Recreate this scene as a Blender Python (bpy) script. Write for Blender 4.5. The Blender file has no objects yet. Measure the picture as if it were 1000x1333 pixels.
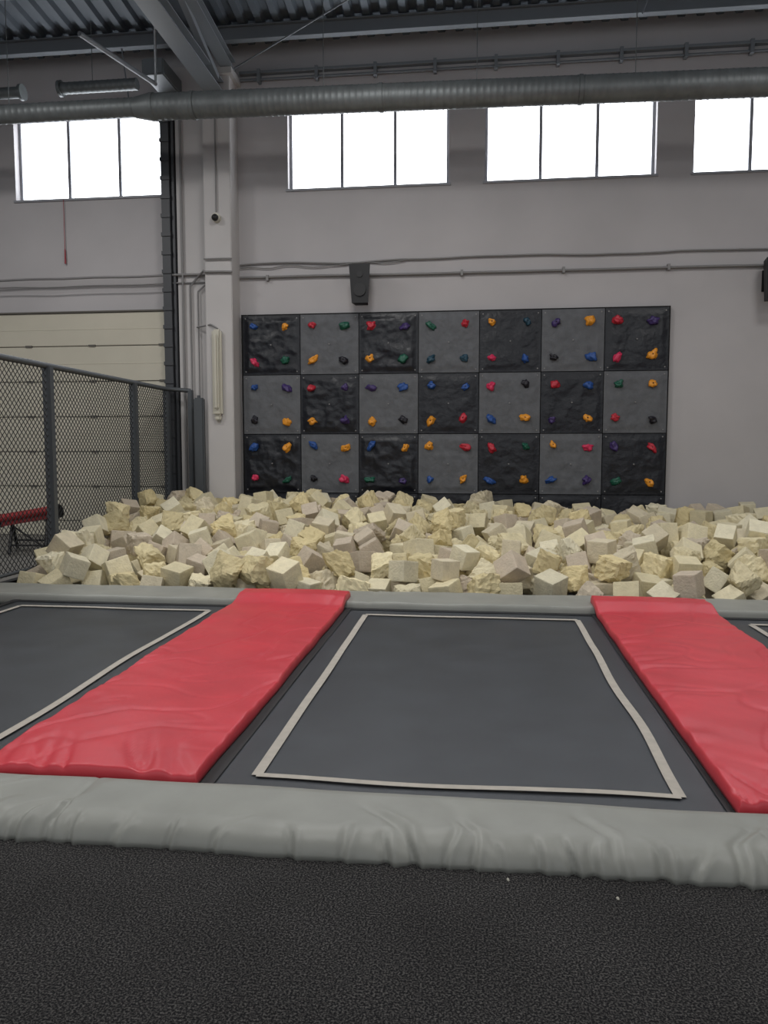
import bpy, bmesh, math, random
from mathutils import Vector, Matrix, Euler, noise
random.seed(7)
scene = bpy.context.scene
scene.view_settings.view_transform = 'Standard'

# ------------------------------------------------------------ helpers
def lin(c):
    return tuple(((v/255)/12.92 if v/255 <= 0.04045 else ((v/255+0.055)/1.055)**2.4) for v in c)

def mat(name, rgb, rough=0.6, metal=0.0, spec=0.5, var=0.0, vscale=3.0, bump=0.0, bscale=40.0, bdist=0.01,
        attr=None, emit=None, estr=0.0, detail=4.0, sheen=0.0):
    m = bpy.data.materials.new(name); m.use_nodes = True
    nt = m.node_tree; b = nt.nodes['Principled BSDF']
    col = lin(rgb)
    b.inputs['Base Color'].default_value = (*col, 1)
    b.inputs['Roughness'].default_value = rough
    b.inputs['Metallic'].default_value = metal
    b.inputs['Specular IOR Level'].default_value = spec
    tc = nt.nodes.new('ShaderNodeTexCoord')
    src = None
    if attr:
        a = nt.nodes.new('ShaderNodeVertexColor'); a.layer_name = attr; src = a.outputs['Color']
    if var > 0:
        n = nt.nodes.new('ShaderNodeTexNoise'); n.inputs['Scale'].default_value = vscale; n.inputs['Detail'].default_value = detail
        nt.links.new(tc.outputs['Object'], n.inputs['Vector'])
        r = nt.nodes.new('ShaderNodeMapRange')
        r.inputs['From Min'].default_value = 0.3; r.inputs['From Max'].default_value = 0.7
        r.inputs['To Min'].default_value = 1-var; r.inputs['To Max'].default_value = 1+var
        nt.links.new(n.outputs['Fac'], r.inputs['Value'])
        mx = nt.nodes.new('ShaderNodeVectorMath'); mx.operation = 'SCALE'
        if src: nt.links.new(src, mx.inputs[0])
        else: mx.inputs[0].default_value = col
        nt.links.new(r.outputs['Result'], mx.inputs['Scale'])
        src = mx.outputs['Vector']
    if src: nt.links.new(src, b.inputs['Base Color'])
    if bump > 0:
        n = nt.nodes.new('ShaderNodeTexNoise'); n.inputs['Scale'].default_value = bscale; n.inputs['Detail'].default_value = 5
        nt.links.new(tc.outputs['Object'], n.inputs['Vector'])
        bp = nt.nodes.new('ShaderNodeBump'); bp.inputs['Strength'].default_value = bump; bp.inputs['Distance'].default_value = bdist
        nt.links.new(n.outputs['Fac'], bp.inputs['Height']); nt.links.new(bp.outputs['Normal'], b.inputs['Normal'])
    if emit:
        b.inputs['Emission Color'].default_value = (*lin(emit), 1); b.inputs['Emission Strength'].default_value = estr
    return m

def link(ob, parent=None):
    scene.collection.objects.link(ob)
    if parent: ob.parent = parent
    return ob

def empty(name):
    e = bpy.data.objects.new(name, None); e.empty_display_size = 0.2
    return link(e)

class MB:
    """mesh builder collecting parts"""
    def __init__(s): s.v=[]; s.f=[]; s.mi=[]; s.sm=[]
    def add(s, vs, fs, mi=0, smooth=False):
        o=len(s.v); s.v += [tuple(v) for v in vs]
        for f in fs: s.f.append(tuple(i+o for i in f)); s.mi.append(mi); s.sm.append(smooth)
    def box(s, x0,x1,y0,y1,z0,z1, mi=0):
        vs=[(x0,y0,z0),(x1,y0,z0),(x1,y1,z0),(x0,y1,z0),(x0,y0,z1),(x1,y0,z1),(x1,y1,z1),(x0,y1,z1)]
        s.add(vs,[(0,3,2,1),(4,5,6,7),(0,1,5,4),(1,2,6,5),(2,3,7,6),(3,0,4,7)],mi)
    def bbox(s, x0,x1,y0,y1,z0,z1, r=0.01, mi=0, seg=2):
        bm=bmesh.new(); bmesh.ops.create_cube(bm,size=1)
        for v in bm.verts: v.co=Vector(((x0+x1)/2+v.co.x*(x1-x0),(y0+y1)/2+v.co.y*(y1-y0),(z0+z1)/2+v.co.z*(z1-z0)))
        bmesh.ops.bevel(bm,geom=bm.edges[:],offset=r,segments=seg,affect='EDGES')
        bm.verts.index_update()
        s.add([v.co[:] for v in bm.verts],[[v.index for v in f.verts] for f in bm.faces],mi); bm.free()
    def obox(s, a, b, w, h, mi=0, up=Vector((0,0,1))):
        a=Vector(a); b=Vector(b); d=(b-a).normalized()
        sx=d.cross(up)
        if sx.length<1e-4: sx=d.cross(Vector((0,1,0)))
        sx.normalize(); u=sx.cross(d).normalized()
        vs=[]
        for p in (a,b):
            for i,j in ((-1,-1),(1,-1),(1,1),(-1,1)): vs.append(p+sx*(i*w/2)+u*(j*h/2))
        s.add(vs,[(0,1,2,3),(7,6,5,4),(0,4,5,1),(1,5,6,2),(2,6,7,3),(3,7,4,0)],mi)
    def tube(s, pts, r, n=8, mi=0, caps=True, smooth=True):
        pts=[Vector(p) for p in pts]; rs = r if isinstance(r,(list,tuple)) else [r]*len(pts)
        vs=[];fs=[]
        for k,p in enumerate(pts):
            if k==0: d=pts[1]-p
            elif k==len(pts)-1: d=p-pts[k-1]
            else: d=(pts[k+1]-p).normalized()+(p-pts[k-1]).normalized()
            d.normalize()
            a=d.cross(Vector((0,0,1)))
            if a.length<1e-2: a=d.cross(Vector((0,1,0)))
            a.normalize(); b=d.cross(a).normalized()
            for i in range(n):
                t=2*math.pi*i/n
                vs.append(p+a*(math.cos(t)*rs[k])+b*(math.sin(t)*rs[k]))
        for k in range(len(pts)-1):
            for i in range(n):
                j=(i+1)%n
                fs.append((k*n+i,k*n+j,(k+1)*n+j,(k+1)*n+i))
        s.add(vs,fs,mi,smooth)
        if caps:
            s.add(vs[:n],[tuple(range(n))],mi); s.add(vs[-n:],[tuple(reversed(range(n)))],mi)
    def obj(s, name, mats, parent=None):
        me=bpy.data.meshes.new(name); me.from_pydata(s.v,[],s.f)
        for m in (mats if isinstance(mats,(list,tuple)) else [mats]): me.materials.append(m)
        me.polygons.foreach_set('material_index',s.mi); me.polygons.foreach_set('use_smooth',s.sm)
        me.update()
        bm=bmesh.new(); bm.from_mesh(me); bmesh.ops.recalc_face_normals(bm,faces=bm.faces[:]); bm.to_mesh(me); bm.free()
        return link(bpy.data.objects.new(name,me),parent)

# ------------------------------------------------------------ materials
M_wall   = mat('painted_wall',(180,177,178),0.75,var=0.06,vscale=0.8,bump=0.15,bscale=25,bdist=0.004)
M_pil    = mat('pilaster_paint',(190,187,186),0.7,var=0.04,vscale=1.5,bump=0.1,bscale=30,bdist=0.003)
M_frame  = mat('window_frame_grey',(150,152,158),0.5)
M_glass  = mat('overcast_window_glass',(235,240,245),0.3,emit=(245,249,255),estr=5.0)
M_deck   = mat('roof_deck_steel',(88,96,104),0.6,metal=0.0,var=0.08,vscale=2)
M_steel  = mat('painted_steel_grey',(118,123,128),0.5,metal=0.0)
M_steeld = mat('dark_steel',(62,64,68),0.5,metal=0.0)
M_duct   = mat('galvanised_duct',(114,119,120),0.5,metal=0.4,var=0.14,vscale=5)
M_door   = mat('door_cream_panel',(196,191,175),0.6,var=0.03,vscale=2,bump=0.1,bscale=200,bdist=0.002)
M_doord  = mat('door_seam_dark',(95,92,86),0.7)
M_pipe   = mat('conduit_grey',(128,127,127),0.5)
M_cream  = mat('lamp_cream_plastic',(196,192,178),0.4)
M_black  = mat('black_plastic',(18,18,21),0.5)
M_conc   = mat('floor_concrete',(110,108,104),0.8,var=0.1,vscale=2)
M_dark   = mat('void_dark',(20,20,22),0.9)
M_net    = mat('net_dark_cord',(28,30,32),0.8)
M_post   = mat('fence_post_grey',(80,84,88),0.5,metal=0.1)
M_grey   = mat('grey_vinyl',(143,144,138),0.45,spec=0.42,var=0.08,vscale=4,bump=0.14,bscale=14,bdist=0.01)
M_red    = mat('red_vinyl',(202,56,68),0.38,spec=0.5,var=0.09,vscale=3,bump=0.15,bscale=12,bdist=0.01)
M_bed    = mat('trampoline_mesh_fabric',(50,54,59),0.40,spec=0.6,var=0.22,vscale=3,bump=0.25,bscale=500,bdist=0.002)
M_bedge  = mat('bed_edge_webbing',(22,23,25),0.6)
M_tape   = mat('webbing_tape_beige',(176,170,160),0.75,var=0.08,vscale=20)
M_foam   = mat('foam_cube_cream',(220,210,170),0.9,spec=0.15,attr='Col',var=0.08,vscale=14,bump=0.6,bscale=45,bdist=0.014)
M_redbeam= mat('red_padding',(150,40,42),0.5)
M_redcord= mat('red_cord',(150,60,70),0.6)
M_panelB = mat('climbing_panel_black',(18,21,29),0.38,spec=0.45,bump=0.5,bscale=16,bdist=0.015)
M_panelG = mat('climbing_panel_grey',(94,96,100),0.6,spec=0.3,var=0.12,vscale=9,bump=0.5,bscale=18,bdist=0.015)

def carpet_mat():
    m=bpy.data.materials.new('carpet_charcoal_speckle'); m.use_nodes=True; nt=m.node_tree; b=nt.nodes['Principled BSDF']
    tc=nt.nodes.new('ShaderNodeTexCoord')
    n=nt.nodes.new('ShaderNodeTexNoise'); n.inputs['Scale'].default_value=150; n.inputs['Detail'].default_value=5; n.inputs['Roughness'].default_value=.65
    n2=nt.nodes.new('ShaderNodeTexNoise'); n2.inputs['Scale'].default_value=2.5
    nt.links.new(tc.outputs['Object'],n.inputs['Vector']); nt.links.new(tc.outputs['Object'],n2.inputs['Vector'])
    r=nt.nodes.new('ShaderNodeValToRGB'); e=r.color_ramp.elements
    e[0].position=0.46; e[0].color=(*lin((24,24,26)),1); e[1].position=0.70; e[1].color=(*lin((104,102,100)),1)
    nt.links.new(n.outputs['Fac'],r.inputs['Fac'])
    mr=nt.nodes.new('ShaderNodeMapRange'); mr.inputs['From Min'].default_value=.3; mr.inputs['From Max'].default_value=.7
    mr.inputs['To Min'].default_value=.85; mr.inputs['To Max'].default_value=1.12
    nt.links.new(n2.outputs['Fac'],mr.inputs['Value'])
    sc=nt.nodes.new('ShaderNodeVectorMath'); sc.operation='SCALE'
    nt.links.new(r.outputs['Color'],sc.inputs[0]); nt.links.new(mr.outputs['Result'],sc.inputs['Scale'])
    nt.links.new(sc.outputs['Vector'],b.inputs['Base Color'])
    bp=nt.nodes.new('ShaderNodeBump'); bp.inputs['Strength'].default_value=.7; bp.inputs['Distance'].default_value=.005
    nt.links.new(n.outputs['Fac'],bp.inputs['Height']); nt.links.new(bp.outputs['Normal'],b.inputs['Normal'])
    b.inputs['Roughness'].default_value=.95; b.inputs['Specular IOR Level'].default_value=.15
    return m
M_carpet=carpet_mat()

# ------------------------------------------------------------ room shell
WY=12.7; XL=-13.0; XR=9.5; YB=-9.0; ZT=8.05
WINS=[(-7.9,-5.17),(-3.13,-0.5),(0.07,2.70),(3.25,5.88)]
WZ0,WZ1=5.74,7.12
w=MB()
w.box(XL,XR,WY,WY+.3,-.7,WZ0)
w.box(XL,XR,WY,WY+.3,WZ1,ZT+.3)
xs=[XL]+[a for p in WINS for a in p]+[XR]
for i in range(0,len(xs),2): w.box(xs[i],xs[i+1],WY,WY+.3,WZ0,WZ1)
w.obj('wall_back',M_wall)
w=MB(); w.box(XL-.3,XL,YB,WY+.3,-.7,10.8); w.obj('wall_left',M_wall)
w=MB(); w.box(XR,XR+.3,YB,WY+.3,-.7,10.8); w.obj('wall_right',M_wall)
# unseen wall behind the camera, openings added for fill light: low wall, top band
w=MB(); w.box(XL-.3,XR+.3,YB-.3,YB,-.7,1.2); w.box(XL-.3,XR+.3,YB-.3,YB,9.0,10.8)
for x in (XL,-7.6,-2.0,3.6,XR-.3): w.box(x,x+.3,YB-.3,YB,1.2,9.0)
w.obj('wall_front',M_wall)

def window(k,a,b,z0,z1,yw,s,n=3):
    e=empty('window_%d'%k); f=MB(); t=.045
    def bx(xa,xb,ya,yb_,za,zb,m=f): m.box(xa,xb,min(yw+s*ya,yw+s*yb_),max(yw+s*ya,yw+s*yb_),za,zb)
    L=b-a
    bx(a,b,.14,.2,z0,z0+t); bx(a,b,.14,.2,z1-t,z1); bx(a,a+t,.14,.2,z0+t,z1-t); bx(b-t,b,.14,.2,z0+t,z1-t)
    for j in range(1,n): bx(a+L*j/n-.025,a+L*j/n+.025,.13,.2,z0+t,z1-t)
    bx(a-.03,b+.03,-.03,.14,z0-.03,z0+.005)
    f.obj('frame',M_frame,e)
    g=MB(); bx(a+t*.5,b-t*.5,.165,.175,z0+t*.5,z1-t*.5,g); g.obj('glass',M_glass,e)
    return e
for k,(a,b) in enumerate(WINS): window(k+1,a,b,WZ0,WZ1,WY,1)

# frames of an added, unseen facade, with an area light as fill
fac=empty('window_5'); f=MB()
for (a,b) in ((-12.7,-7.6),(-7.3,-2.0),(-1.7,3.6),(3.9,9.2)):
    for j in range(5): f.box(a+(b-a)*j/4-.03,a+(b-a)*j/4+.03,YB-.2,YB-.12,1.2,9.0)
    for z in (1.23,3.8,6.4,8.97): f.box(a,b,YB-.2,YB-.12,z-.03,z+.03)
f.obj('frame',M_frame,fac)
l=bpy.data.lights.new('facade_fill','AREA'); l.shape='RECTANGLE'; l.size=21; l.size_y=7.6; l.energy=350; l.color=(.94,.97,1)  # added fill light to lift the dim roof and walls
o=link(bpy.data.objects.new('facade_fill_light',l),fac); o.location=(-1.8,YB+.05,5.1); o.rotation_euler=(math.pi/2,0,0)

# corrugated roof rising toward the hall centre
def roofz(y): return ZT+(WY-y)*0.10
r=MB(); prof=[]; x=XL
while x<XR:
    prof += [(x,0),(x+.10,0),(x+.14,.07),(x+.24,.07)]; x+=.28
vs=[];fs=[]
for (px,pz) in prof:
    for y in (WY,YB): vs.append((px,y,roofz(y)+pz))
for i in range(len(prof)-1): fs.append((2*i,2*i+1,2*i+3,2*i+2))
r.add(vs,fs); 
r.box(XL,XR,YB,WY,10.6,10.7)
r.obj('ceiling',M_deck)

# purlins
for k,(y,zz) in enumerate([(12.2,-.13),(10.9,-.13),(9.3,-.13),(7.5,-.13),(5.5,-.13),(3.0,-.13)]):
    p=MB(); z=roofz(y)+zz
    p.box(XL,XR,y-.06,y+.06,z+.09,z+.11); p.box(XL,XR,y-.008,y+.008,z-.09,z+.09); p.box(XL,XR,y-.06,y+.06,z-.11,z-.09)
    p.obj('roof_purlin',M_steel)

# truss
for X in (-4.08,7.92):
    t=MB()
    def hbeam(a,b,wd,h,tk=.018):
        a=Vector(a); b=Vector(b); u=Vector((0,0,1))
        t.obox(a+u*h/2,b+u*h/2,wd,tk); t.obox(a-u*h/2,b-u*h/2,wd,tk); t.obox(a,b,tk,h)
    hbeam((X-.12,12.35,7.22),(X-.12,-8,7.22),.3,.16)
    hbeam((X+.1,12.35,7.56),(X+.1,-8,9.2),.2,.14)
    y=12.0; up=True
    while y>-6:
        zt=7.56+(12.35-y)*.08; zt2=7.56+(12.35-(y-1.6))*.08
        if up: t.obox((X,y,7.25),(X,y-1.6,zt2),.09,.09)
        else: t.obox((X,y,zt),(X,y-1.6,7.25),.09,.09)
        up=not up; y-=1.6
    t.obj('roof_truss',M_steel)

# slanted tube brace + thin rods
t=MB(); t.tube([(-5.02,11.9,7.15),(-5.35,10.2,7.05)],.035,8); t.tube([(-5.02,11.9,7.15),(-4.2,10.0,7.55)],.02,6)
t.bbox(-5.2,-4.85,11.8,12.6,7.25,7.5,.02)
t.tube([(-3.9,12.3,7.5),(1.0,9.6,8.2)],.012,5)
t.tube([(-5.7,12.2,7.9),(-5.6,12.2,7.1)],.012,5); t.tube([(2.2,11.5,7.5),(2.4,11.6,8.1)],.012,5)
t.obj('roof_brace',M_steel)

# cable tray high on the wall
t=MB(); t.box(-3.9,XR-.01,WY-.1,WY-.002,7.56,7.60); 
for i in range(14): t.box(-3.6+i*.95,-3.55+i*.95,WY-.12,WY-.002,7.42,7.62)
t.tube([(-3.9,WY-.05,7.48),(XR-.01,WY-.05,7.46)],.02,6)
t.obj('cable_tray',M_steel)

# ducts
def dz_(x): return 6.41-.0145*(x+4.8)
def ex(d):
    d.tube([(-4.95,11,6.41),(-4.7,11,6.41)],[.14,.19],24)
    for xx in (-4.7,-4.1,-1.4,1.3,3.9,6.2): d.tube([(xx,11,dz_(xx)),(xx+.05,11,dz_(xx))],.19,24)
    for xx in (-2.19,-.06,2.04,5.0):
        d.tube([(xx,11,6.4),(xx,11,8.2)],.006,5)
    pts=[];rs=[];x=XL+.05
    while x<-4.9:
        pts+=[(x,11,6.42),(x+.05,11,6.42),(x+.065,11,6.42),(x+.08,11,6.42)]; rs+=[.13,.13,.135,.13]; x+=.1
    d.tube(pts,rs,20)
    d.tube([(-6.9,11,6.42),(-6.9,11,8.2)],.006,5)
def duct(name,x0,x1,y,z,r0,pitch=.09,mats=M_duct,extra=None,zf=None):
    d=MB(); pts=[];rs=[];x=x0
    while x<x1:
        zz=zf(x) if zf else z
        pts+= [(x,y,zz),(x+pitch*.35,y,zz),(x+pitch*.5,y,zz),(x+pitch*.65,y,zz)]
        rs += [r0,r0,r0+.005,r0]; x+=pitch
    d.tube(pts,rs,24,0,True,True)
    if extra: extra(d)
    return d.obj(name,mats)
duct('ventilation_duct',-4.7,XR-.12,11.0,6.4,.178,extra=ex,zf=dz_)
def ex2(d):
    d.tube([(-7.2,11.8,7.1),(-7.15,11.8,7.1)],.12,20); d.tube([(-6.55,11.8,7.12),(-6.5,11.8,7.12)],.12,20)
    d.tube([(XL+.02,11.8,7.1),(-7.2,11.8,7.1)],.085,16)
    d.tube([(-6.0,11.8,7.1),(-6.0,11.8,8.1)],.006,5)
duct('ventilation_duct',-6.5,-5.3,11.8,7.12,.085,extra=ex2)

# pilaster
p=MB(); p.bbox(-4.42,-3.97,12.28,WY+.02,0,7.45,.012); p.box(-4.5,-3.9,12.2,WY,7.4,7.5)
p.obj('wall_pilaster',M_pil)
p=MB(); p.box(-4.98,-4.42,12.55,WY+.02,0,7.7); p.obj('wall_pier',M_pil)

# conduits along wall
t=MB()
def sag(x0,x1,y,z0,z1,r,n=24,amp=.012,seed=0):
    pts=[(x0+(x1-x0)*i/n,y,z0+(z1-z0)*i/n+amp*noise.noise(Vector((i*.37,seed,z0)))*2) for i in range(n+1)]
    t.tube(pts,r,6)
sag(-3.95,XR-.02,WY-.04,4.56,4.55,.014,40,.02,1); sag(-3.95,XR-.02,WY-.05,4.34,4.30,.02,30,.006,2); sag(-3.95,-1.2,WY-.04,4.50,4.535,.009,20,.02,3)
sag(-4.42,-3.95,12.24,4.56,4.56,.013,6,.004); sag(-4.42,-3.95,12.24,4.36,4.35,.018,6,.002)
sag(XL+.02,-4.45,12.5,4.36,4.38,.02,30,.01,4); sag(XL+.02,-4.45,12.52,4.24,4.25,.012,30,.01,5)
for i in range(8): t.box(-3.5+i*1.6,-3.46+i*1.6,WY-.08,WY,4.28,4.37)
t.tube([(-4.75,12.5,.2),(-4.75,12.5,4.2),(-4.6,12.5,4.36),(-4.42,12.24,4.38)],.018,6)
t.tube([(-4.62,12.5,.2),(-4.62,12.5,4.1),(-4.45,12.5,4.25)],.014,6)
t.tube([(-4.88,12.5,.2),(-4.88,12.5,7.2)],.02,6)
t.tube([(-4.2,12.25,5.3),(-4.2,12.25,7.4)],.012,6)
t.tube([(-4.65,12.5,3.52),(-4.32,12.24,3.52),(-4.2,12.22,3.45)],.014,6)
t.obj('wall_conduit',M_pipe)

# sectional garage door
e=empty('garage_door')
d=MB(); zs=[3.82,3.26,2.66,2.06,1.46,.86,.26,0]
for a,b in zip(zs[:-1],zs[1:]):
    d.bbox(-11.2,-5.22,12.6,12.66,b+.007,a-.007,.006)
    d.box(-11.2,-5.22,12.596,12.61,(a+b)/2-.005,(a+b)/2+.005)
d.obj('panels',M_door,e)
d=MB(); d.box(-11.2,-5.22,12.63,12.69,0,3.83)
for z in zs[1:-1]:
    for x in (-9.9,-8.8,-7.7,-6.55,-5.3): d.box(x-.06,x+.06,12.58,12.6,z-.012,z+.02)
d.box(-11.2,-5.2,12.57,12.62,3.82,3.845)
d.obj('hinges',M_doord,e)
d=MB(); d.box(-5.2,-5.06,12.45,12.68,0,7.45); d.box(-5.04,-5.0,12.5,12.68,0,7.6)
for i in range(24): d.box(-5.21,-5.05,12.43,12.46,.2+i*.3,.26+i*.3)
d.obj('track',M_steeld,e)

# hanging red cord under window
t=MB(); t.tube([(-7.02,12.66,5.72),(-7.02,12.66,4.9)],.006,6); t.tube([(-7.02,12.66,4.9),(-7.02,12.66,4.66)],[.011,.016],8)
t.obj('window_pull_cord',M_redcord)

# vertical fluorescent fixture
t=MB(); t.bbox(-4.3,-4.14,12.18,12.278,2.05,3.44,.03); t.bbox(-4.26,-4.18,12.13,12.19,2.15,3.36,.025); t.bbox(-4.27,-4.17,12.2,12.278,1.97,2.06,.02)
t.obj('fluorescent_lamp',M_cream)

# security camera dome
e=empty('security_camera')
t=MB(); t.tube([(-4.2,12.28,5.2),(-4.2,12.2,5.2)],.07,16); t.obj('base',M_cream,e)
bm=bmesh.new(); bmesh.ops.create_uvsphere(bm,u_segments=16,v_segments=10,radius=.055)
me=bpy.data.meshes.new('dome'); bm.to_mesh(me); bm.free(); me.materials.append(M_black)
o=link(bpy.data.objects.new('dome',me),e); o.location=(-4.2,12.18,5.19)

# speakers
def speaker(x,z):
    e=empty('wall_speaker')
    t=MB(); yf=12.25
    vs=[(x-.17,yf,z+.3),(x+.17,yf,z+.3),(x+.13,yf+.03,z-.3),(x-.13,yf+.03,z-.3),(x-.12,yf+.28,z+.3),(x+.12,yf+.28,z+.3),(x+.1,yf+.26,z-.3),(x-.1,yf+.26,z-.3)]
    t.add(vs,[(0,1,2,3),(5,4,7,6),(4,5,1,0),(3,2,6,7),(1,5,6,2),(4,0,3,7)])
    t.obj('cabinet',M_black,e)
    t=MB(); t.tube([(x,yf+.014,z-.1),(x,yf-.004,z-.1)],.1,20); t.tube([(x,yf,z+.14),(x,yf-.006,z+.14)],.05,16)
    t.box(x-.04,x+.04,yf+.26,WY,z+.0,z+.1); t.box(x-.08,x+.08,WY-.03,WY,z-.12,z+.2); t.obj('driver_and_bracket',M_black,e)
    return e
speaker(-1.88,4.12); speaker(4.4,4.04)

# ------------------------------------------------------------ climbing wall
cw=empty('climbing_wall')
X0=-3.90; P=.9775; ZTOP=3.71
def panel(col,row,black):
    n=44; x0=X0+col*P+.006; z1=ZTOP-row*P-.006; s=P-.012
    vs=[];fs=[]
    off=Vector((col*7.3,row*5.1,3.3)); am=(1.3 if col<3 else .6) if black else .85
    for j in range(n+1):
        for i in range(n+1):
            u=i/n;v=j/n
            e=min(u,v,1-u,1-v); k=min(1,max(0,(e-.03)/.08))
            q=Vector((u*3.2,v*3.2,0))+off
            h=noise.ridged_multi_fractal(q,1.0,2.1,4,1.0,2.0)*.010 + noise.noise(q*1.3)*.018 + noise.noise(q*4)*.006
            vs.append((x0+u*s, 12.585-k*am*(.006+max(-.005,h)), z1-v*s))
    for j in range(n):
        for i in range(n):
            a=j*(n+1)+i; fs.append((a,a+n+1,a+n+2,a+1))
    m=MB(); m.add(vs,fs,0,True)
    m.box(x0,x0+s,12.587,12.66,z1-s,z1)
    for bx in (.05,.95,.5):
        for bz in (.05,.95,.5):
            if (bx==.5)!=(bz==.5): continue
            m.tube([(x0+bx*s,12.60,z1-bz*s),(x0+bx*s,12.545 if bx==.5 else 12.575,z1-bz*s)],.011,8,1)
    m.obj('panel_black' if black else 'panel_grey',[M_panelB if black else M_panelG,M_pipe],cw)
for row in range(4):
    for col in range(7):
        panel(col,row,(row+col)%2==0 or row==3)  # bottom row all black: shade above the foam put into panel colour
fb=MB(); fb.box(X0-.03,X0+7*P+.02,12.62,WY-.002,ZTOP-4*P,ZTOP+.02); fb.obj('backing_board',M_dark,cw)
HC={'r':(184,40,58),'o':(226,150,44),'b':(38,78,145),'g':(24,86,68),'p':(62,46,100),'k':(26,24,34),'t':(30,66,84),'m':(206,50,90)}
H=[ ["bomg","rgok","rpog","grtt","otmb","pokb" ,"rpmo"],
    ["bpko","rpop","pbok","bbor","mkbo","rbpo" ,"gork"],
    ["bomg","bokm","bogp","orbo","rgbo","ombp","prgo"] ]
HM={k:mat('hold_'+{'r':'red','o':'orange','b':'blue','g':'green','p':'purple','k':'black','t':'teal','m':'pink'}[k],c,.45,bump=.3,bscale=60,bdist=.004) for k,c in HC.items()}
keys=list(HC)
hb=MB()
for row in range(3):
    for col in range(7):
        s=H[row][col].lower()
        for q,ch in enumerate(s):
            fx=.21 if q%2==0 else .765; fz=.21 if q<2 else .77
            cx=X0+(col+fx+random.uniform(-.025,.025))*P; cz=ZTOP-(row+fz+random.uniform(-.025,.025))*P
            bm=bmesh.new(); bmesh.ops.create_icosphere(bm,subdivisions=3,radius=1)
            sx=random.uniform(.058,.088); sz=random.uniform(.045,.068); sy=random.uniform(.05,.08); rot=random.uniform(-1.2,1.2)
            o3=Vector((random.random()*50,random.random()*50,0)); vs=[]
            for v in bm.verts:
                p=v.co.copy(); f=1+.6*noise.noise(p*1.3+o3)+.22*noise.noise(p*3+o3)
                d=math.hypot(p.x,p.z-.15)
                if p.y<0: f*=1-.42*math.exp(-(d/.28)**2)
                p*=f; x=p.x*sx; z=p.z*sz
                vs.append((cx+x*math.cos(rot)-z*math.sin(rot),12.56+p.y*sy,cz+x*math.sin(rot)+z*math.cos(rot)))
            bm.verts.index_update()
            hb.add(vs,[[v.index for v in f.verts] for f in bm.faces],keys.index(ch),True); bm.free()
            hb.tube([(cx,12.545,cz+.008),(cx,12.52,cz+.008)],.011,8,len(keys))
hb.obj('holds',[HM[k] for k in keys]+[M_dark],cw)

# ------------------------------------------------------------ floors
f=MB(); f.box(XL,XR,YB,2.85,-.12,0); f.obj('carpet_floor',M_carpet)
f=MB(); f.box(XL,XR,YB,WY,-.7,-.6); f.obj('floor',M_conc)
f=MB(); f.box(XL,-5.3,7.7,WY,-.6,0); f.obj('floor_side',M_conc)
f=MB(); f.box(XL,XR,2.85,7.7,-.6,-.35); f.obj('floor_pit',M_dark)
f=MB(); f.box(-5.2,XR,7.7,WY,-.2,-.12); f.box(-5.3,-5.2,7.7,WY,-.6,0.02); f.obj('floor_foam_pit',M_dark)

# ------------------------------------------------------------ pads
def pad(name,x0,x1,y0,y1,z0,h,nx,ny,material,wr=None,lift=None,r=.04,ry=None,pe=2.6):
    ry=ry or r; vs=[];fs=[]
    def edge(n,ln,r):
        k=8; e=[]
        for i in range(k): e.append(-1+(1-math.cos(math.pi/2*i/k))*r/(ln/2))
        a=-1+r/(ln/2)
        for i in range(n+1): e.append(a+(-2*a)*i/n)
        for i in reversed(range(k)): e.append(1-(1-math.cos(math.pi/2*i/k))*r/(ln/2))
        return e
    ex_=edge(nx,x1-x0,r); ey_=edge(ny,y1-y0,ry)
    def prof(t,ln,r):
        d=(1-abs(t))*ln/2
        if d>=r: return 1.0
        q=1-d/r; return max(0,1-q**pe)**(1/pe)
    for ty in ey_:
        for tx in ex_:
            px=prof(tx,x1-x0,r); py=prof(ty,y1-y0,ry); top=min(px,py)
            x=(x0+x1)/2+tx*(x1-x0)/2; y=(y0+y1)/2+ty*(y1-y0)/2
            z=z0+h*top; dx=dy=dz=0
            if wr: dx,dy,dz=wr(x,y,tx,ty,top)
            if lift: dz+=lift(x,y)
            vs.append((x+dx,y+dy,z+dz))
    W_=len(ex_)
    for j in range(len(ey_)-1):
        for i in range(W_-1):
            a=j*W_+i; fs.append((a,a+1,a+W_+1,a+W_))
    ring=[i for i in range(W_)]+[j*W_+W_-1 for j in range(1,len(ey_))]+[(len(ey_)-1)*W_+i for i in range(W_-2,-1,-1)]+[j*W_ for j in range(len(ey_)-2,0,-1)]
    fs.append(tuple(reversed(ring)))
    m=MB(); m.add(vs,fs,0,True)
    return m.obj(name,material)

def sm(a,b,x):
    t=max(0,min(1,(x-a)/(b-a))); return t*t*(3-2*t)
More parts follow.
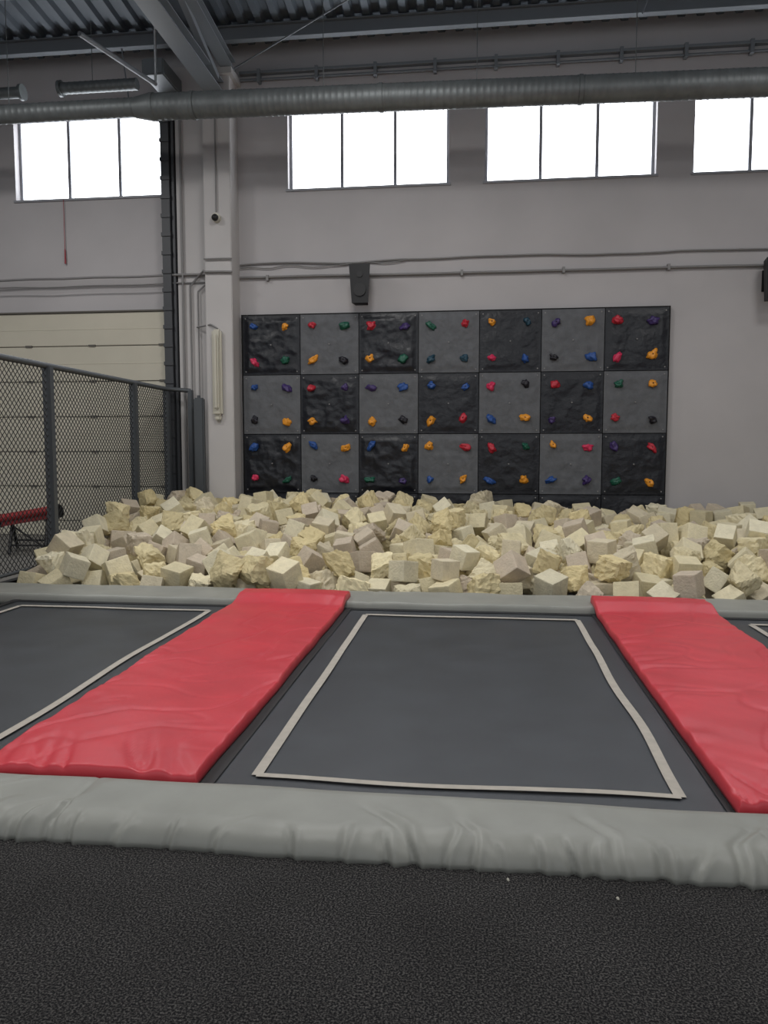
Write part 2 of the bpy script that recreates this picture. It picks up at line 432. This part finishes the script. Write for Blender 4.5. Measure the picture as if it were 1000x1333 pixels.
# explicit pull folds: (x at hem, lean, length, depth, width)
rf=random.Random(3); FOLDS=[]
x=-6.3
while x<6.3:
    d=.5+.5*noise.noise(Vector((x*.5,4,4)))*2
    FOLDS.append((x,rf.uniform(-.9,.9),rf.choice((.10,.14,.2,.3,.42)),rf.uniform(.008,.022),rf.uniform(.010,.022)))
    x+=rf.uniform(.04,.16) if d>.4 else rf.uniform(.10,.3)
def wr_near(x,y,tx,ty,top):
    fr=sm(.35,-1,ty); hem=sm(-.5,-.95,ty)
    dz=0;dy=0; v=y-2.66
    for (fx,ln,L,dp,w_) in FOLDS:
        if abs(x-fx)>.55: continue
        if v>L: continue
        k=(1-v/L); cxx=fx+ln*v+.02*math.sin(v*25+fx*9)
        w2=w_*(1+v*3); g=math.exp(-((x-cxx)/w2)**2)
        rdg=math.exp(-((x-cxx-w2*1.6)/(w2))**2)
        dz+=-dp*k*g+dp*.6*k*rdg; dy+=hem*(dp*1.0*g-dp*.6*rdg)
    dz+=.014*noise.noise(Vector((x*1.8,y*3,9)))+.008*fr*noise.noise(Vector((x*4.5,y*1.5,1)))
    dy+=-.016*noise.noise(Vector((x*1.2,0,8)))*fr-.012*hem*noise.noise(Vector((x*7,0,3)))
    for sx in (-1.62,1.55):
        dz-=.022*math.exp(-((x-sx)/.010)**2)*(.3+.7*fr); dy+=hem*.015*math.exp(-((x-sx)/.014)**2)
    return 0,dy,dz*top
pad('grey_edge_mat',-6.5,6.5,2.65,3.12,0,.09,1500,50,M_grey,wr=wr_near,r=.05,ry=.12,pe=2.0)
def wr_far(x,y,tx,ty,top):
    dz=.012*noise.noise(Vector((x*1.2,y*2,4)))+.006*noise.noise(Vector((x*6,y*3,4)))
    for sx in (-5.3,-1.0,2.05):
        dz-=.02*math.exp(-((x-sx)/.015)**2)
    return 0,.01*noise.noise(Vector((x*2,0,0))),dz*top
pad('grey_edge_mat',-9,9,6.98,7.58,-.02,.105,600,14,M_grey,wr=wr_far)

def make_wr_red(seed):
    def wr(x,y,tx,ty,top):
        warp=.5*noise.noise(Vector((x*1.5,y*1.1,seed+3)))
        q=Vector((x*1.4+seed,y*2.6+x*1.6,seed))
        a=noise.noise(q)*.008+noise.noise(Vector((x*2.0,y*6+x*4,seed)))*.0035
        c=noise.noise(Vector((x*1.1+y*.7+seed,y*1.9-x*1.5+warp*2,seed))); a-=.006*math.exp(-(c/.035)**2)
        c=noise.noise(Vector((x*2.4-y*1.1+seed,y*2.6+warp*2,seed+7))); a-=.0035*math.exp(-(c/.04)**2)
        e=sm(.6,1,abs(tx)); a+=e*noise.noise(Vector((x*2,y*8,seed+4)))*.010
        near=math.exp(-((ty+1)/.14)**2)
        f=noise.noise(Vector((x*7+y*3,y*1.2,seed))); a-=near*.016*math.exp(-(f/.10)**2); a+=near*.008*f
        puff=.008*(1-tx*tx)
        dx=.012*noise.noise(Vector((tx*.5,y*2.2,seed+9)))
        return dx,.016*noise.noise(Vector((x*2.5,ty,seed)))*near,(a+puff)*top
    return wr
def lift_far(x,y): return .055*sm(6.75,7.0,y)
for k,(a,b) in enumerate([(-5.8,-4.85),(-2.25,-1.2),(1.05,2.07),(4.35,5.35)]):
    pad('red_divider_pad',a,b,3.125,7.2,.032,.06,60,220,M_red,wr=make_wr_red(k*11.3+2),lift=lift_far,r=.02)

# ------------------------------------------------------------ trampoline beds
def tramp(xa,xb,ya,yb):   # tape rectangle
    e=empty('trampoline')
    m=MB(); n=40
    xo0,xo1,yo0,yo1=xa-.25,xb+.24,ya-.2,yb+.28
    vs=[];fs=[]
    for j in range(n+1):
        for i in range(n+1):
            u=i/n;v=j/n; d=math.sin(math.pi*u)*math.sin(math.pi*v)
            vs.append((xo0+(xo1-xo0)*u,yo0+(yo1-yo0)*v,.022-.012*d+.003*noise.noise(Vector((u*5,v*5,xa)))))
    for j in range(n):
        for i in range(n):
            a=j*(n+1)+i; fs.append((a,a+1,a+n+2,a+n+1))
    m.add(vs,fs,0,True); m.obj('jump_bed',M_bed,e)
    m=MB(); w_=.05
    def strip(p,q,wd,z=.029,seed=0,amp=1,mi=0):
        p=Vector(p);q=Vector(q);d=(q-p).normalized();s=Vector((-d.y,d.x)); N=60; L=(q-p).length; vs=[];fs=[]
        for i in range(N+1):
            t=i/N; c=p+(q-p)*t+s*(.026*amp*noise.noise(Vector((t*L*.8,seed,1)))*math.sin(math.pi*t)*2)
            for k in (-1,1): vs.append((c.x+s.x*k*wd/2,c.y+s.y*k*wd/2,z))
        for i in range(N): fs.append((2*i,2*i+1,2*i+3,2*i+2))
        m.add(vs,fs,mi)
    strip((xa,ya),(xa,yb),w_,seed=xa+3); strip((xb,ya),(xb,yb),w_,seed=xb+8)
    strip((xa,ya),(xb,ya),w_*.8,.031,xa+5); strip((xa,yb),(xb,yb),w_,.031,xa+1)
    strip((xo0+.05,yo0),(xo0+.05,yo1),.07,.028,1,.2,1); strip((xo1-.05,yo0),(xo1-.05,yo1),.07,.028,1,.2,1)
    strip((xo0,yo1-.04),(xo1,yo1-.04),.07,.027,1,.2,1)
    m.obj('border_tape',[M_tape,M_bedge],e)
    m=MB()
    for sx,X in ((-1,xo0),(1,xo1)):
        y=ya
        while y<yb:
            m.tube([(X-sx*.01,y,.012),(X+sx*.14,y,.0)],.010,6); y+=.07
        m.tube([(X+sx*.17,ya-.25,-.02),(X+sx*.17,yb+.3,-.02)],.025,10)
    for sy,Y in ((-1,yo0),(1,yo1)):
        x=xa
        while x<xb:
            m.tube([(x,Y-sy*.01,.012),(x,Y+sy*.12,-.02)],.010,6); x+=.07
        m.tube([(xo0-.17,Y+sy*.15,-.05),(xo1+.17,Y+sy*.15,-.05)],.025,10)
    m.obj('springs_and_frame',M_black,e)
for xa in (-4.28,-.98,2.3): tramp(xa,xa+1.85,3.28,6.7)

# ------------------------------------------------------------ foam cubes
def interp(x,pts):
    if x<=pts[0][0]: return pts[0][1]
    for (a,b),(c,d) in zip(pts,pts[1:]):
        if x<=c: return b+(d-b)*(x-a)/(c-a)
    return pts[-1][1]
def surf(x,y):
    s=interp(y,[(7.7,.24),(8.3,.34),(9.6,.50),(11.2,.64),(12.7,.80)])
    s-=interp(x,[(-1,0),(3,.2),(6,.24)])*interp(y,[(9,0),(12.6,1)])
    s+=.26*math.exp(-((x+5.1)/.7)**2)*math.exp(-((y-10.5)/1.3)**2)
    s+=.12*noise.noise(Vector((x*.9,y*.9,2)))
    return s
def template(worn,seed):
    bm=bmesh.new(); bmesh.ops.create_cube(bm,size=2)
    bmesh.ops.subdivide_edges(bm,edges=bm.edges[:],cuts=7 if worn else 3,use_grid_fill=True)
    vs=[]
    rnd=random.Random(seed); dirs=[Vector((rnd.choice((-1,1)),rnd.uniform(-1,1),rnd.choice((-1,1))*rnd.uniform(.4,1))).normalized() for _ in range(3)]
    th=[rnd.uniform(.72,1.1) for _ in dirs]
    for v in bm.verts:
        p=v.co.copy()
        if not worn:
            p=Vector([math.copysign(.87,c) if .3<abs(c)<.9 else c for c in p])
        r=.07 if not worn else .16
        q=Vector([max(-1+r,min(1-r,c)) for c in p]); d=p-q
        if d.length>1e-6: p=q+d.normalized()*r
        if worn:
            for dd,t in zip(dirs,th):
                k=p.dot(dd)-t
                if k>0: p-=dd*k*(.9+.3*noise.noise(p*4))
            p*=1+.13*noise.noise(p*2.2+Vector((seed,0,0)))+.10*noise.noise(p*6+Vector((seed,0,0)))
        else:
            p*=1+.025*noise.noise(p*1.2+Vector((seed,0,0)))
        vs.append(p)
    bm.verts.index_update()
    fs=[[v.index for v in f.verts] for f in bm.faces]; bm.free()
    return vs,fs
TF=[template(False,i) for i in range(4)]; TW=[template(True,i+20) for i in range(8)]
R=.142; cell=2*R; grid={}; sph=[]
def rest(x,y):
    z=-.12+R*.9
    gx,gy=int(x//cell),int(y//cell)
    for i in (gx-1,gx,gx+1):
        for j in (gy-1,gy,gy+1):
            for (a,b,c) in grid.get((i,j),()):
                d2=(a-x)**2+(b-y)**2
                if d2<4*R*R: z=max(z,c+math.sqrt(4*R*R-d2))
    return z
fx0,fx1,fy0,fy1=-4.98,9.2,7.76,12.36
fails=0
while fails<60 and len(sph)<4200:
    best=None
    for _ in range(8):
        x=random.uniform(fx0,fx1); y=random.uniform(fy0,fy1)
        if x<-3.85 and y>12.1: continue
        z=rest(x,y); sc=z-surf(x,y)
        if best is None or sc<best[0]: best=(sc,x,y,z)
    if best is None: continue
    sc,x,y,z=best
    if sc>-.07+.05*math.sin(x*37): fails+=1; continue
    fails=0; sph.append((x,y,z)); grid.setdefault((int(x//cell),int(y//cell)),[]).append((x,y,z))
V=[];F=[];C=[];pal=[(230,220,188),(226,215,180),(220,209,182),(212,199,178),(234,226,198),(208,194,174)]
palw=[(228,214,172),(224,208,162),(232,220,182),(216,202,160)]
for (x,y,z) in sph:
    worn=random.random()<.42
    vs,fs=random.choice(TW if worn else TF)
    s=random.uniform(.110,.133)*(1.2 if worn and random.random()<.4 else 1)
    rot=Euler((random.uniform(0,6.3),random.uniform(0,6.3),random.uniform(0,6.3))) if random.random()<.65 else Euler((random.gauss(0,.25),random.gauss(0,.25),random.uniform(0,6.3)))
    M=rot.to_matrix(); o=len(V); P3=Vector((x,y,z)); c=lin(random.choice(palw if worn and random.random()<.7 else pal)); k=random.uniform(.80,1.02); c=(c[0]*k,c[1]*k,c[2]*k,1)
    sq=Vector((s*random.uniform(.92,1.08),s,s*random.uniform(.9,1.05)))
    for v in vs:
        V.append((M@Vector((v.x*sq.x,v.y*sq.y,v.z*sq.z)))+P3)
    C += [c]*len(vs)
    F += [tuple(i+o for i in f) for f in fs]
me=bpy.data.meshes.new('foam_cubes'); me.from_pydata([v[:] for v in V],[],F)
ca=me.color_attributes.new('Col','FLOAT_COLOR','POINT')
ca.data.foreach_set('color',[q for c in C for q in c]); me.materials.append(M_foam); me.update()
link(bpy.data.objects.new('foam_cubes',me))
print('foam',len(sph))

# ------------------------------------------------------------ fence
e=empty('net_fence'); FX=-5.14; FT=2.50
m=MB()
for y in (4.2,6.5,8.78,11.1,12.35): m.bbox(FX-.05,FX+.05,y-.05,y+.05,0,FT,.01)
m.bbox(-4.78,-4.70,12.34,12.42,0,FT-.02,.01)
m.tube([(FX,3.6,FT),(FX,12.3,FT),(-4.74,12.38,FT-.03)],.036,10)
m.tube([(FX,3.6,.12),(FX,12.4,.12)],.02,8)
m.obj('posts_and_rails',M_post,e)
m=MB(); sp=.080; y0,y1,z0,z1=5.0,12.3,.1,FT
def cord(p,q): m.tube([p,q],.0056,4,caps=False)
c=y0-(z1-z0)
while c<y1:
    a=max(y0,c); b=min(y1,c+(z1-z0))
    if b>a:
        cord((FX+.004,a,z0+(a-c)),(FX+.004,b,z0+(b-c)))
        cord((FX-.004,a,z1-(a-c)),(FX-.004,b,z1-(b-c)))
    c+=sp
m.obj('net',M_net,e)

# padded post by the climbing wall
m=MB(); m.bbox(-4.62,-4.45,12.17,12.27,.0,2.34,.02); m.tube([(-4.54,12.22,2.3),(-4.54,12.22,2.38)],.03,8); m.obj('padded_post',M_post)

# red padded trestle behind fence
e=empty('red_padded_trestle')
m=MB(); 
m.obox((-6.85,10.4,.47),(-6.1,10.5,.60),.2,.17)
m.tube([(-6.92,10.4,.46),(-6.88,10.4,.467)],.10,16,1); m.tube([(-6.08,10.5,.60),(-6.03,10.5,.61)],.10,16,1)
m.tube([(-6.86,10.3,.5),(-6.1,10.4,.63)],.06,12,0)
m.obj('padded_beam',[M_redbeam,M_black],e)
m=MB()
for x,z in ((-6.75,.42),(-6.2,.52)):
    for sy in (-1,1): m.tube([(x,10.45,z),(x-.16*sy,10.45+.35*sy,0.02)],.024,8)
m.tube([(-6.6,10.15,.14),(-6.05,10.15,.14)],.014,8); m.tube([(-6.88,10.76,.14),(-6.35,10.76,.14)],.014,8)
m.tube([(-6.75,10.42,.4),(-6.1,10.2,.1)],.014,8)
m.obj('legs',M_black,e)

# ------------------------------------------------------------ crumbs of foam on the carpet
m=MB()
for (x,y) in ((.48,2.53),(.12,2.6)):
    bm=bmesh.new(); bmesh.ops.create_icosphere(bm,subdivisions=2,radius=.0055)
    vs=[v.co*(1+.5*noise.noise(v.co*200))+Vector((x,y,.004)) for v in bm.verts]; bm.verts.index_update()
    m.add(vs,[[v.index for v in f.verts] for f in bm.faces]); bm.free()
m.obj('foam_crumbs',M_cream)

# ------------------------------------------------------------ lights
def bay(x,y,pw,size=1.2,z=7.0,col=(1,.985,.965)):
    e=empty('high_bay_lamp'); e.location=(x,y,z)
    m=MB(); m.box(-size/2-.05,size/2+.05,-size/2-.05,size/2+.05,.02,.1); m.tube([(0,0,.1),(0,0,1.0)],.015,6)
    m.obj('housing',M_steel,e)
    l=bpy.data.lights.new('bay_light','AREA'); l.shape='SQUARE'; l.size=size; l.energy=pw; l.color=col
    o=link(bpy.data.objects.new('light',l),e)
for x,p1 in ((-7,135),(-1.5,140),(4.5,85)):
    bay(x,7.9,p1); bay(x,3.0,115); bay(x,-4,30)
wd=bpy.data.worlds.new('world'); scene.world=wd; wd.use_nodes=True
wd.node_tree.nodes['Background'].inputs[0].default_value=(.9,.95,1,1); wd.node_tree.nodes['Background'].inputs[1].default_value=.35

# ------------------------------------------------------------ camera
cam=bpy.data.cameras.new('camera'); co=link(bpy.data.objects.new('camera',cam))
co.location=(0,0,1.5)
co.rotation_euler=(math.pi/2-math.atan(.0815),0,math.atan(.122*math.cos(math.atan(.0815))))
cam.sensor_fit='VERTICAL'; cam.sensor_height=36; cam.sensor_width=27; cam.lens=27.0; cam.clip_start=.05; cam.clip_end=100
scene.camera=co
